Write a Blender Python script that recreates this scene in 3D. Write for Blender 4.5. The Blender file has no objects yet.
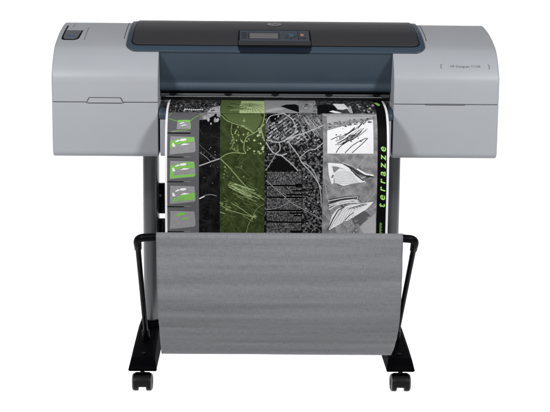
import bpy, bmesh, math, random
from mathutils import Vector, Matrix
random.seed(7)
S = bpy.context.scene
COL = S.collection
R = math.radians

# ------------------------------------------------------------------ materials
def mat(name, color, rough=0.5, metallic=0.0, spec=0.5, noise=0.0, nscale=60.0, bump=0.0, bscale=400.0,
        coat=0.0, stretch=(1, 1, 1), rnoise=0.0):
    m = bpy.data.materials.new(name); m.use_nodes = True
    nt = m.node_tree; b = nt.nodes['Principled BSDF']
    b.inputs['Base Color'].default_value = (*color, 1)
    b.inputs['Roughness'].default_value = rough
    b.inputs['Metallic'].default_value = metallic
    b.inputs['Specular IOR Level'].default_value = spec
    b.inputs['Coat Weight'].default_value = coat
    tc = nt.nodes.new('ShaderNodeTexCoord')
    mp = nt.nodes.new('ShaderNodeMapping'); mp.inputs['Scale'].default_value = stretch
    nt.links.new(tc.outputs['Object'], mp.inputs['Vector'])
    if noise:
        n = nt.nodes.new('ShaderNodeTexNoise'); n.inputs['Scale'].default_value = nscale; n.inputs['Detail'].default_value = 5
        nt.links.new(mp.outputs[0], n.inputs['Vector'])
        mx = nt.nodes.new('ShaderNodeMix'); mx.data_type = 'RGBA'
        mx.inputs[6].default_value = (*[c * (1 - noise) for c in color], 1)
        mx.inputs[7].default_value = (*[min(1, c * (1 + noise)) for c in color], 1)
        nt.links.new(n.outputs['Fac'], mx.inputs[0]); nt.links.new(mx.outputs[2], b.inputs['Base Color'])
        if rnoise:
            mr = nt.nodes.new('ShaderNodeMapRange'); mr.inputs[3].default_value = rough - rnoise; mr.inputs[4].default_value = rough + rnoise
            nt.links.new(n.outputs['Fac'], mr.inputs[0]); nt.links.new(mr.outputs[0], b.inputs['Roughness'])
    if bump:
        n2 = nt.nodes.new('ShaderNodeTexNoise'); n2.inputs['Scale'].default_value = bscale; n2.inputs['Detail'].default_value = 3
        nt.links.new(mp.outputs[0], n2.inputs['Vector'])
        bp = nt.nodes.new('ShaderNodeBump'); bp.inputs['Strength'].default_value = bump; bp.inputs['Distance'].default_value = 0.001
        nt.links.new(n2.outputs['Fac'], bp.inputs['Height']); nt.links.new(bp.outputs[0], b.inputs['Normal'])
    return m

GREY   = mat('grey_plastic', (.292, .302, .325), .48, noise=.03, nscale=9, bump=.25, bscale=900, rnoise=.05)
GREYD  = mat('shadow_gap_plastic', (.07, .072, .08), .6)
BLUE   = mat('slate_blue_plastic', (.030, .047, .068), .42, noise=.06, nscale=12, bump=.25, bscale=900, rnoise=.05)
NAVY   = mat('navy_recess_shade', (.007, .011, .019), .45, spec=.15)  # navy with the shade under the console mixed into the colour
GLASS  = mat('smoked_window', (.034, .034, .037), .40, spec=.10, noise=.08, nscale=5, rnoise=.04)
BLACK  = mat('black_plastic', (.002, .002, .003), .45, spec=.06, noise=.2, nscale=30)
BLACKM = mat('black_matte', (.004, .004, .0045), .6, spec=.12)
GASK   = mat('black_gasket', (.003, .003, .003), .5, spec=.12)
PANEL  = mat('panel_slate', (.047, .054, .068), .45, spec=.2)
PANELB = mat('panel_button', (.022, .026, .036), .4)
LCD    = mat('lcd_grey', (.12, .12, .119), .45, spec=.15, noise=.12, nscale=200)
TEAL   = mat('teal_button', (.035, .095, .135), .4)
LED    = mat('orange_button', (.36, .15, .10), .4)
SILVER = mat('silver_badge', (.17, .17, .175), .4)
RAIL   = mat('grey_rail', (.06, .062, .068), .45, spec=.2)
STEEL  = mat('dark_grey_tube', (.125, .128, .136), .28, metallic=.75, noise=.05, nscale=20)
FOOTM  = mat('black_foot', (.002, .002, .003), .7, spec=.015, noise=.2, nscale=25, bump=.2, bscale=500)
TYRE   = mat('wheel_black', (.004, .004, .004), .45, spec=.12)
RIM    = mat('wheel_grey', (.075, .076, .08), .45)
INK    = mat('lettering_grey', (.105, .11, .122), .5)
CYAN   = mat('blue_tint', (.055, .085, .14), .4)
DOORM  = mat('cartridge_grey', (.085, .092, .108), .42)

# paper inks
def ink(n, c, r=.5, **k): return mat(n, c, r, spec=.05, **k)
def mottled(name, c0, c1, scale, lo=.35, hi=.65, c2=None, kind='NOISE', detail=4.0, rot=0.0, stretch=(1, 1, 1)):
    m = bpy.data.materials.new(name); m.use_nodes = True
    nt = m.node_tree; b = nt.nodes['Principled BSDF']; b.inputs['Roughness'].default_value = .5; b.inputs['Specular IOR Level'].default_value = .05
    tc = nt.nodes.new('ShaderNodeTexCoord'); mp = nt.nodes.new('ShaderNodeMapping')
    mp.inputs['Scale'].default_value = stretch; mp.inputs['Rotation'].default_value = (0, rot, 0)
    nt.links.new(tc.outputs['Object'], mp.inputs['Vector'])
    if kind == 'NOISE':
        n = nt.nodes.new('ShaderNodeTexNoise'); n.inputs['Detail'].default_value = detail; out = n.outputs['Fac']
    else:
        n = nt.nodes.new('ShaderNodeTexVoronoi'); n.distance = 'MANHATTAN'; out = n.outputs['Color']
    n.inputs['Scale'].default_value = scale
    nt.links.new(mp.outputs[0], n.inputs['Vector'])
    cr = nt.nodes.new('ShaderNodeValToRGB'); e = cr.color_ramp.elements
    e[0].position = lo; e[0].color = (*c0, 1); e[1].position = hi; e[1].color = (*c1, 1)
    if c2:
        x = e.new((lo + hi) / 2); x.color = (*c2, 1)
    nt.links.new(out, cr.inputs[0]); nt.links.new(cr.outputs[0], b.inputs['Base Color'])
    return m
PAPER  = ink('white_paper', (.62, .62, .64))
I_BLK  = ink('ink_black', (.002, .002, .002))
I_G1   = ink('ink_dark_grey', (.035, .035, .036))
I_G0   = ink('ink_faint_grey', (.016, .016, .017))
I_G2   = ink('ink_column_grey', (.082, .082, .086), noise=.12, nscale=40)
I_G3   = ink('ink_mid_grey', (.205, .205, .21), noise=.22, nscale=130)
I_G4   = ink('ink_light_grey', (.30, .30, .31), noise=.2, nscale=130)
I_WHT  = ink('ink_white', (.60, .60, .61), noise=.06, nscale=60)
I_GRN  = ink('ink_green', (.155, .36, .075))
I_LIME = ink('ink_lime', (.26, .52, .12))
I_OLV  = mottled('ink_olive', (.014, .021, .006), (.036, .049, .015), 60, .3, .7, detail=8)
I_OLVT = ink('ink_olive_top', (.062, .086, .030))
I_OLVL = ink('ink_olive_line', (.165, .215, .095), noise=.25, nscale=120)
I_OLVM = ink('ink_olive_mid', (.085, .115, .042))
I_OLVP = ink('ink_olive_pale', (.30, .37, .19))
I_AER  = mottled('ink_aerial_dark', (.004, .004, .004), (.16, .16, .165), 120, .40, .70, c2=(.028, .028, .029), detail=6)
I_AER2 = mottled('ink_aerial_mid', (.10, .10, .104), (.25, .25, .255), 48, .32, .70, detail=8)
I_AER3 = mottled('ink_aerial_map', (.003, .003, .003), (.13, .13, .135), 150, .47, .68, kind='NOISE', detail=5)
I_NIGHT = mottled('ink_night', (.003, .003, .003), (.014, .014, .015), 40, .45, .75)
I_FADE = mottled('ink_grey_blotch', (.05, .05, .05), (.30, .30, .31), 40, .35, .65)

# ------------------------------------------------------------------ mesh collecting
class MB:
    def __init__(s): s.v = []; s.f = []; s.m = []
    def quadface(s, pts, mi=0):
        i = len(s.v); s.v += [tuple(p) for p in pts]; s.f.append(tuple(range(i, i + len(pts)))); s.m.append(mi)
    def loft(s, rings, closed=True, cap=True, mi=0):
        n = len(rings[0]); b = len(s.v)
        for r in rings: s.v += [tuple(p) for p in r]
        for i in range(len(rings) - 1):
            for j in range(n if closed else n - 1):
                k = (j + 1) % n
                s.f.append((b + i * n + j, b + i * n + k, b + (i + 1) * n + k, b + (i + 1) * n + j)); s.m.append(mi)
        if cap and closed:
            s.f.append(tuple(b + j for j in reversed(range(n)))); s.m.append(mi)
            s.f.append(tuple(b + (len(rings) - 1) * n + j for j in range(n))); s.m.append(mi)
    def box(s, c, d, mi=0, taper=None, r=0.0):
        x, y, z = c; a, b_, h = d[0] / 2, d[1] / 2, d[2] / 2
        tx, ty = taper or (1, 1)
        if r:
            def ring(zz, ins, kx, ky):
                o = []
                for cx, cy, a0 in ((1, 1, 0), (-1, 1, 90), (-1, -1, 180), (1, -1, 270)):
                    for q in range(4):
                        t = R(a0 + q * 30)
                        o.append((x + (cx * (a - r) + (r - ins) * math.cos(t)) * kx, y + (cy * (b_ - r) + (r - ins) * math.sin(t)) * ky, zz))
                return o
            rr = r * .6
            s.loft([ring(z - h, rr, 1, 1), ring(z - h + rr * .3, rr * .3, 1, 1), ring(z - h + rr, 0, 1, 1),
                    ring(z + h - rr, 0, tx, ty), ring(z + h - rr * .3, rr * .3, tx, ty), ring(z + h, rr, tx, ty)], mi=mi)
        else:
            s.loft([[(x - a, y - b_, z - h), (x + a, y - b_, z - h), (x + a, y + b_, z - h), (x - a, y + b_, z - h)],
                    [(x - a * tx, y - b_ * ty, z + h), (x + a * tx, y - b_ * ty, z + h), (x + a * tx, y + b_ * ty, z + h), (x - a * tx, y + b_ * ty, z + h)]], mi=mi)
    def tube(s, pts, r, n=14, mi=0, flat=1.0):
        pts = [Vector(p) for p in pts]; rs = r if isinstance(r, (list, tuple)) else [r] * len(pts)
        rings = []; up = None
        for i, p in enumerate(pts):
            t = (pts[min(i + 1, len(pts) - 1)] - pts[max(i - 1, 0)]).normalized()
            if up is None:
                up = Vector((0, 0, 1)) if abs(t.z) < .9 else Vector((0, 1, 0))
            a = t.cross(up).normalized(); b = a.cross(t).normalized(); up = b
            rings.append([p + (a * math.cos(2 * math.pi * k / n) + b * math.sin(2 * math.pi * k / n) * flat) * rs[i] for k in range(n)])
        s.loft(rings, mi=mi)
    def build(s, name, mats, parent=None, smooth=35, loc=None, merge=False):
        me = bpy.data.meshes.new(name); me.from_pydata(s.v, [], s.f)
        for m in (mats if isinstance(mats, (list, tuple)) else [mats]): me.materials.append(m)
        me.polygons.foreach_set('material_index', s.m)
        bm = bmesh.new(); bm.from_mesh(me)
        if merge: bmesh.ops.remove_doubles(bm, verts=bm.verts, dist=1e-6)
        if merge is not None: bmesh.ops.recalc_face_normals(bm, faces=bm.faces)
        bm.to_mesh(me); bm.free()
        if smooth:
            me.polygons.foreach_set('use_smooth', [True] * len(me.polygons)); me.set_sharp_from_angle(angle=R(smooth))
        o = bpy.data.objects.new(name, me); COL.objects.link(o)
        if parent: o.parent = parent; o.matrix_parent_inverse = parent.matrix_world.inverted()
        return o
def root(name, loc, label, cat):
    o = bpy.data.objects.new(name, None); COL.objects.link(o); o.location = loc; o.empty_display_size = .1
    o['label'] = label; o['category'] = cat
    o.matrix_world = Matrix.Translation(loc)
    return o
def catmull(pts, n=6):
    P = [Vector(p) for p in pts]; out = []
    for i in range(len(P) - 1):
        p0, p1, p2, p3 = P[max(i - 1, 0)], P[i], P[i + 1], P[min(i + 2, len(P) - 1)]
        for k in range(n):
            t = k / n
            out.append(.5 * ((2 * p1) + (p2 - p0) * t + (2 * p0 - 5 * p1 + 4 * p2 - p3) * t * t + (3 * p1 - p0 - 3 * p2 + p3) * t ** 3))
    out.append(P[-1]); return out
def text_mesh(s, size, shear=0.0, space=1.0, bold=0.0):
    cu = bpy.data.curves.new('lettering', 'FONT'); cu.body = s; cu.size = size; cu.shear = shear; cu.space_character = space
    cu.align_x = 'CENTER'; cu.align_y = 'CENTER'; cu.resolution_u = 3; cu.offset = bold
    o = bpy.data.objects.new('lettering', cu); COL.objects.link(o)
    dg = bpy.context.evaluated_depsgraph_get(); me = o.evaluated_get(dg).to_mesh()
    v = [tuple(q.co) for q in me.vertices]; f = [tuple(p.vertices) for p in me.polygons]
    o.evaluated_get(dg).to_mesh_clear(); bpy.data.objects.remove(o); bpy.data.curves.remove(cu)
    return v, f

# ------------------------------------------------------------------ PRINTER
printer = root('large_format_printer', (0, .18, .675), 'grey and slate blue wide format printer with smoked lid, standing on the black wheeled stand', 'printer')
ZS = .8300                                              # seam between housing and lower cover
topcurve = catmull([(-.001, .86), (0, .890), (.004, .910), (.021, .936), (.050, .966), (.087, .988), (.177, 1.015), (.277, 1.0325), (.325, 1.036)], 6)
topcurve = [(p.x, p.y) for p in topcurve[5:]]
PRL = [(p[0], p[1]) for p in topcurve]
def prof(y):                                            # point and normal on the top profile at depth y
    for (a, b), (c, d) in zip(PRL, PRL[1:]):
        if a <= y <= c:
            t = (y - a) / (c - a); n = Vector((-(d - b), (c - a))).normalized()
            return Vector((y, b + (d - b) * t)), n
    a, b = PRL[-1]; return Vector((y, b + (y - a) * .02)), Vector((-.02, 1)).normalized()
def on_top(x, y, h):
    p, n = prof(y)
    n2 = (prof(min(y + .006, .4))[1] + prof(max(y - .006, .003))[1]).normalized()
    q = p + n2 * h; return (x, q.x, q.y)
def inset_ring(poly, d):
    n = len(poly); out = []
    for i in range(n):
        p0, p1, p2 = Vector(poly[i - 1]), Vector(poly[i]), Vector(poly[(i + 1) % n])
        e1 = (p1 - p0).normalized(); e2 = (p2 - p1).normalized()
        n1 = Vector((-e1.y, e1.x)); n2 = Vector((-e2.y, e2.x)); b = (n1 + n2)
        b = b / max(.35, b.length_squared / 2) if b.length > 1e-6 else n1
        out.append(p1 + b * d)
    return out
def area2(poly): return sum(poly[i - 1][0] * poly[i][1] - poly[i][0] * poly[i - 1][1] for i in range(len(poly)))
def extrude_x(mb, poly, x0, x1, r0=.006, r1=.006, mi=0, keep=None):
    if area2(poly) < 0: poly = poly[::-1]
    st = []
    for k in range(5):
        a = R(90 * k / 4)
        if r0: st.append((x0 + r0 * (1 - math.sin(a)), r0 * (1 - math.cos(a))))
    st = [(x0 + r0 * (1 - math.cos(R(90 * k / 4))), r0 * (1 - math.sin(R(90 * k / 4)))) for k in range(5)] if r0 else [(x0, 0)]
    en = [(x1 - r1 * (1 - math.sin(R(90 * k / 4))), r1 * (1 - math.cos(R(90 * k / 4)))) for k in range(5)] if r1 else [(x1, 0)]
    en = [(x1 - r1 + r1 * math.sin(R(90 * k / 4)), r1 * (1 - math.cos(R(90 * k / 4)))) for k in range(5)] if r1 else [(x1, 0)]
    def zz(q, o): return o[1] if keep and abs(o[1] - keep) < .0016 else q[1]
    mb.loft([[(x, q[0], zz(q, o)) for q, o in zip(inset_ring(poly, d), poly)] for x, d in st + en], mi=mi)
BACK = [(.345, 1.034), (.358, 1.026), (.366, 1.010), (.370, .980)]
def arc(cx, cy, r, a0, a1, n=6): return [(cx + r * math.cos(R(a0 + (a1 - a0) * k / n)), cy + r * math.sin(R(a0 + (a1 - a0) * k / n))) for k in range(n + 1)]
up_poly = [(.0015, ZS + .0008), (0, ZS + .0025)] + topcurve + BACK + [(.370, ZS + .0008)]
lo_poly = arc(.017, .692, .017, 270, 180, 7) + [(0, ZS - .0025), (.0015, ZS - .0008), (.370, ZS - .0008), (.370, .69), (.355, .675)]
XO, XI = .6315, .3325
for s in (-1, 1):
    a, b = (-XO, -XI) if s < 0 else (XI, XO)
    ra, rb = (.0055, .0025) if s < 0 else (.0025, .0055)
    mb = MB(); extrude_x(mb, up_poly, a, b, ra, rb, keep=ZS); side = mb.build('side_housing', GREY, printer, 30)
    mb = MB(); extrude_x(mb, lo_poly, a, b, ra, rb, keep=ZS); low = mb.build('lower_cover', GREY, printer, 30)
    mb = MB(); mb.box(((a + b) / 2, .19, ZS), (b - a - .03, .33, .02)); mb.build('seam_core', GREYD, side)
    if s < 0:
        # finger latch over the seam: a raised tab with a thin shadow line round it
        def trap(x0, x1, x2, x3, z0, z1, y): return [(x0, y, z0), (x1, y, z1), (x2, y, z1), (x3, y, z0)]
        def rtrap(g, y):
            o = []
            x0, x3, z0, z1 = -.5345 + g, -.4295 - g, ZS - .0005, .8445 - g
            o.append((x0, y, z0)); o.append((x0 + .004, y, z1 - .006))
            o += [(x0 + .005 + .005 * (1 - math.cos(R(t))), y, z1 - .005 + .005 * math.sin(R(t))) for t in (20, 45, 70, 90)]
            o += [(x3 - .005 - .005 * (1 - math.cos(R(t))), y, z1 - .005 + .005 * math.sin(R(t))) for t in (90, 70, 45, 20)]
            o += [(x3 - .004, y, z1 - .006), (x3, y, z0)]
            return o
        mb = MB(); mb.loft([rtrap(0, -.0008), rtrap(0, .003)]); la = mb.build('latch', GREYD, side)
        mb = MB(); mb.loft([rtrap(.0032, -.0042), rtrap(.0024, -.0034), rtrap(.0022, .002)]); mb.build('latch_tab', GREY, low, 25)
    else:
        mb = MB(); mb.loft([[(.4235, -.0006, ZS - .0022), (.5350, -.0006, ZS - .0022), (.5335, -.0006, ZS + .0022), (.425, -.0006, ZS + .0022)],
                            [(.4235, .004, ZS - .0022), (.5350, .004, ZS - .0022), (.5335, .004, ZS + .0022), (.425, .004, ZS + .0022)]])
        mb.build('finger_slot', GREYD, side)

# slabs that follow the curved top: rows of (depth y, x left, x right)
def slab(mb, rows, h0, h1, mi=0, edge=.0015, nx=10):
    rings_top = []
    def row(y, xl, xr, h): return [on_top(xl + (xr - xl) * k / nx, y, h) for k in range(nx + 1)]
    b = len(mb.v); n = nx + 1
    ymid0, ymid1 = rows[0][0], rows[-1][0]
    def shr(y, xl, xr, e):
        yy = min(max(y, ymid0 + e), ymid1 - e); return (yy, xl + e, xr - e)
    top = [row(*shr(y, l, r, edge), h1) for y, l, r in rows]
    for t in top: mb.v += t
    for i in range(len(top) - 1):
        for k in range(nx): mb.f.append((b + i * n + k, b + i * n + k + 1, b + (i + 1) * n + k + 1, b + (i + 1) * n + k)); mb.m.append(mi)
    def loop(h, e):
        L = [row(*shr(y, l, r, e), h) for y, l, r in rows]
        return L[0] + [q[-1] for q in L[1:-1]] + L[-1][::-1] + [q[0] for q in L[1:-1]][::-1]
    lps = [loop(h1, edge), loop(h1 - edge * .3, edge * .3), loop(h1 - edge, 0), loop(h0, 0)]
    mb.loft(lps, cap=False, mi=mi)
def rrows(y0, y1, hw0, rf=.0, rb=0., n=14, cx=0.):
    ys = set([y0, y1]) | {y0 + (y1 - y0) * k / n for k in range(n + 1)}
    if rf: ys |= {y0 + rf * (1 - math.cos(R(a))) for a in range(0, 91, 9)}
    if rb: ys |= {y1 - rb * (1 - math.cos(R(a))) for a in range(0, 91, 9)}
    out = []
    for y in sorted(ys):
        d = 0
        if rf and y < y0 + rf: q = (y0 + rf - y); d = rf - math.sqrt(max(0, rf * rf - q * q))
        if rb and y > y1 - rb: q = (y - y1 + rb); d = max(d, rb - math.sqrt(max(0, rb * rb - q * q)))
        out.append((y, cx - hw0 + d, cx + hw0 - d))
    return out
# centre cover: sloping blue face between the housings with a rolled lower lip
face = catmull([(.0555, .9715), (.0575, .964), (.0665, .935), (.0775, .902), (.0845, .882), (.0835, .874), (.0825, .866), (.086, .857), (.096, .8525)], 5)
cpoly = [(p.x, p.y) for p in face] + [(.30, .852), (.345, .90), (.345, 1.02)]
tops = [on_top(0, y, .0022) for y in (.325, .30, .277, .24, .2, .16, .12, .09, .075, .064)]
cpoly += [(q[1], q[2]) for q in tops]
mb = MB(); extrude_x(mb, cpoly, -XI + .001, XI - .001, 0, 0); cover = mb.build('centre_cover', BLUE, printer, 30)
mb = MB(); slab(mb, rrows(.0535, .345, .4275, rf=.030, rb=.012, n=20), -.003, .0042, edge=.0022, nx=16)
flange = mb.build('lid_frame', BLUE, printer, 40)
mb = MB(); slab(mb, rrows(.0735, .341, .4135, rf=.022, rb=.012, n=20), .002, .0047, edge=.0004); gask = mb.build('gasket', GASK, flange, 40)
mb = MB(); slab(mb, rrows(.0765, .339, .4105, rf=.020, rb=.012, n=20), .003, .0074, edge=.0016, nx=16); lid = mb.build('smoked_window', GLASS, printer, 40)
# hinge gap lines beside the frame on top of the housings
for s in (-1, 1):
    mb = MB()
    for y in [.125 + .0105 * k for k in range(20)]:
        mb.quadface([on_top(s * .4365 - .0012, y, .0005), on_top(s * .4365 + .0012, y, .0005), on_top(s * .4365 + .0012, y + .0065, .0005), on_top(s * .4365 - .0012, y + .0065, .0005)])
    mb.build('hinge_line', GASK, flange, 0)

# logo badge on the window
mb = MB(); cx, cy = -.002, .262
ring = [(cx + .0215 * math.cos(R(a)), cy + .0155 * math.sin(R(a))) for a in range(0, 360, 12)]
mb.loft([[on_top(x, y, .0070) for x, y in ring], [on_top(x, y, .0088) for x, y in ring], [on_top(cx + (x - cx) * .94, cy + (y - cy) * .94, .0092) for x, y in ring]])
badge = mb.build('logo_badge', SILVER, lid, 40)
mb = MB(); v, f = text_mesh('hp', .027, shear=.28, space=.95)
for t in f: mb.quadface([on_top(cx + v[i][0], cy + v[i][1], .0096) for i in t])
mb.build('emblem', GASK, lid, 0, merge=None)

# control panel
mb = MB(); slab(mb, rrows(.0675, .188, .1055, rf=.006, rb=.006, n=10, cx=-.0035), .0, .0088, edge=.0014); con = mb.build('control_panel', GASK, printer, 40)
mb = MB(); slab(mb, rrows(.0725, .0975, .1035, rf=.003, rb=.001, n=5, cx=-.0035), .006, .0096, edge=.0008); mb.build('lower_lip', GLASS, con, 40)
mb = MB(); slab(mb, rrows(.0955, .178, .1005, rf=.003, rb=.004, n=8, cx=-.0035), .006, .0102, edge=.0010); mb.build('face_plate', PANEL, con, 40)
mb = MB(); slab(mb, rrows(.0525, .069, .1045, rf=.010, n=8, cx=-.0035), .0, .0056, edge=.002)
mb.build('grip_recess_shade', NAVY, printer, 40)  # raised slab; its dark navy paints the shade of the finger recess
def plate(name, m, y0, y1, x0, x1, h=.0112, par=con, rf=.001):
    b_ = MB(); slab(b_, rrows(y0, y1, (x1 - x0) / 2, rf=rf, rb=rf, n=3, cx=(x0 + x1) / 2), .008, h, edge=.0005, nx=3); return b_.build(name, m, par, 40)
plate('display', LCD, .110, .150, -.0755, .0070)
plate('display_bezel', PANELB, .1062, .1562, -.080, .0115, .0107)
for i in range(3):
    for x in (-.0955, -.0873): plate('button', PANELB, .1075 + .0178 * i, .1215 + .0178 * i, x - .0033, x + .0033)
plate('button', TEAL, .127, .147, .0375, .0525, rf=.004)
for x, y in ((.030, .113), (.045, .112), (.0555, .122), (.0335, .128)): plate('button', PANELB, y - .005, y + .005, x - .004, x + .004)
plate('divider', GASK, .099, .172, .0642, .0656, .0108)
plate('button', LED, .130, .147, .0715, .0815, rf=.004)
for x in (.0705, .078, .0845): plate('button', PANELB, .108, .118, x - .003, x + .003)

# cartridge door, top left
sideL = [o for o in printer.children if o.name.startswith('side_housing')][0]; sideR = [o for o in printer.children if o.name.startswith('side_housing')][1]
mb = MB()
slab(mb, [(.112, -.6085, -.582), (.114, -.6125, -.5755), (.118, -.6155, -.571), (.126, -.6175, -.567), (.15, -.6175, -.5645), (.197, -.6165, -.5625)], -.002, .0006, edge=.0003)
cd = mb.build('cartridge_door', GASK, printer, 40)
mb = MB()
slab(mb, [(.119, -.606, -.583), (.121, -.6095, -.5775), (.126, -.612, -.573), (.135, -.6125, -.571), (.16, -.6125, -.569), (.195, -.6115, -.566)], -.001, .0014, edge=.0008)
mb.build('door_panel', DOORM, cd, 40)
mb = MB(); slab(mb, [(.128, -.603, -.579), (.146, -.603, -.579)], 0, .0018, edge=.0004); mb.build('door_sticker', CYAN, cd, 0)
mb = MB(); slab(mb, [(.197, -.6165, -.6115), (.25, -.6165, -.6115), (.318, -.6165, -.6115)], -.002, .0005, edge=.0002); mb.build('door_rail', GASK, cd, 40)
mb = MB()
for k in range(8):
    y = .116 + .0155 * k; mb.quadface([on_top(-.5512, y, .0004), on_top(-.5490, y, .0004), on_top(-.5490, y + .0095, .0004), on_top(-.5512, y + .0095, .0004)])
mb.build('dashed_line', GREYD, sideL, 0, merge=None)
mb = MB()
for k in range(3):
    y = .238 + .017 * k; mb.quadface([on_top(-.5975, y, .0004), on_top(-.5955, y, .0004), on_top(-.5955, y + .0095, .0004), on_top(-.5975, y + .0095, .0004)])
mb.build('dashed_line', GREYD, sideL, 0, merge=None)

# model lettering on the right housing (follows the curved front of the top)
def slope_pt(x, s, h):                                  # s: distance up along the profile from the point at y = .0155
    pts = [Vector(p) for p in PRL]; acc = 0; i0 = min(range(len(pts)), key=lambda i: abs(pts[i].x - .0195))
    i = i0; st = 1 if s >= 0 else -1; rem = abs(s)
    while 0 <= i + st < len(pts):
        L = (pts[i + st] - pts[i]).length
        if rem <= L: break
        rem -= L; i += st
    p = pts[i] + (pts[i + st] - pts[i]).normalized() * rem
    t = (pts[min(i + 1, len(pts) - 1)] - pts[max(i - 1, 0)]).normalized()
    q = p + Vector((-t.y, t.x)) * h
    return (x, q.x, q.y)
mb = MB(); v, f = text_mesh('HP Designjet T1100', .0102, space=1.03)
for t in f: mb.quadface([slope_pt(.5355 + v[i][0], v[i][1], .0006) for i in t])
mb.build('model_lettering', INK, sideR, 0, merge=None)
for sx, x in ((1, .4665), (-1, .6035)):
    w = .0009; mb = MB()
    mb.quadface([slope_pt(x - w, -.0065, .0006), slope_pt(x + w, -.0065, .0006), slope_pt(x + w, .0065, .0006), slope_pt(x - w, .0065, .0006)])
    for e in (-1, 1):
        xa, xb = sorted((x, x + sx * .004))
        mb.quadface([slope_pt(xa, e * .0065 - .0005, .0007), slope_pt(xb, e * .0065 - .0005, .0007), slope_pt(xb, e * .0065 + .0005, .0007), slope_pt(xa, e * .0065 + .0005, .0007)])
    mb.build('bracket_mark', INK, sideR, 0, merge=None)

# paper exit: rail with clips, star wheel bar, platen, lower centre panel
mb = MB(); mb.box((0, .100, .8435), (.662, .016, .008), r=.002); rail = mb.build('exit_rail', RAIL, printer, 40)
for x in (-.2945, -.1365, -.0005, .1545, .292):
    mb = MB(); mb.box((x, .0915, .8465), (.020, .006, .0026)); mb.box((x, .0913, .8430), (.009, .006, .006)); mb.build('clip', BLACKM, rail, 0)
mb = MB(); mb.box((0, .104, .8325), (.662, .012, .0085))
for k in range(112): mb.box((-.327 + k * .00589, .0975, .8305), (.0032, .004, .0085), taper=(.6, 1))
mb.build('star_wheel_bar', BLACKM, printer, 0)
mb = MB(); mb.box((0, .18, .842), (.664, .12, .012)); mb.build('carriage_cavity', BLACKM, printer, 0)
pl = [(.20, .818), (.05, .8155), (.012, .812), (-.001, .806), (-.006, .798), (-.006, .786), (.01, .786), (.20, .786)]
mb = MB(); extrude_x(mb, pl, -.3305, .3305, 0, 0); mb.build('platen', BLUE, printer, 40)
pp = arc(.018, .694, .018, 270, 180, 5) + [(-.002, .776), (0, .7855), (.33, .7855), (.33, .676)]
mb = MB(); extrude_x(mb, pp, -.3275, .3275, .003, .003); mb.build('front_panel', GREY, printer, 40)
mb = MB(); mb.box((0, .20, .74), (.66, .31, .12)); mb.build('chassis', BLACKM, printer, 0)

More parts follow.
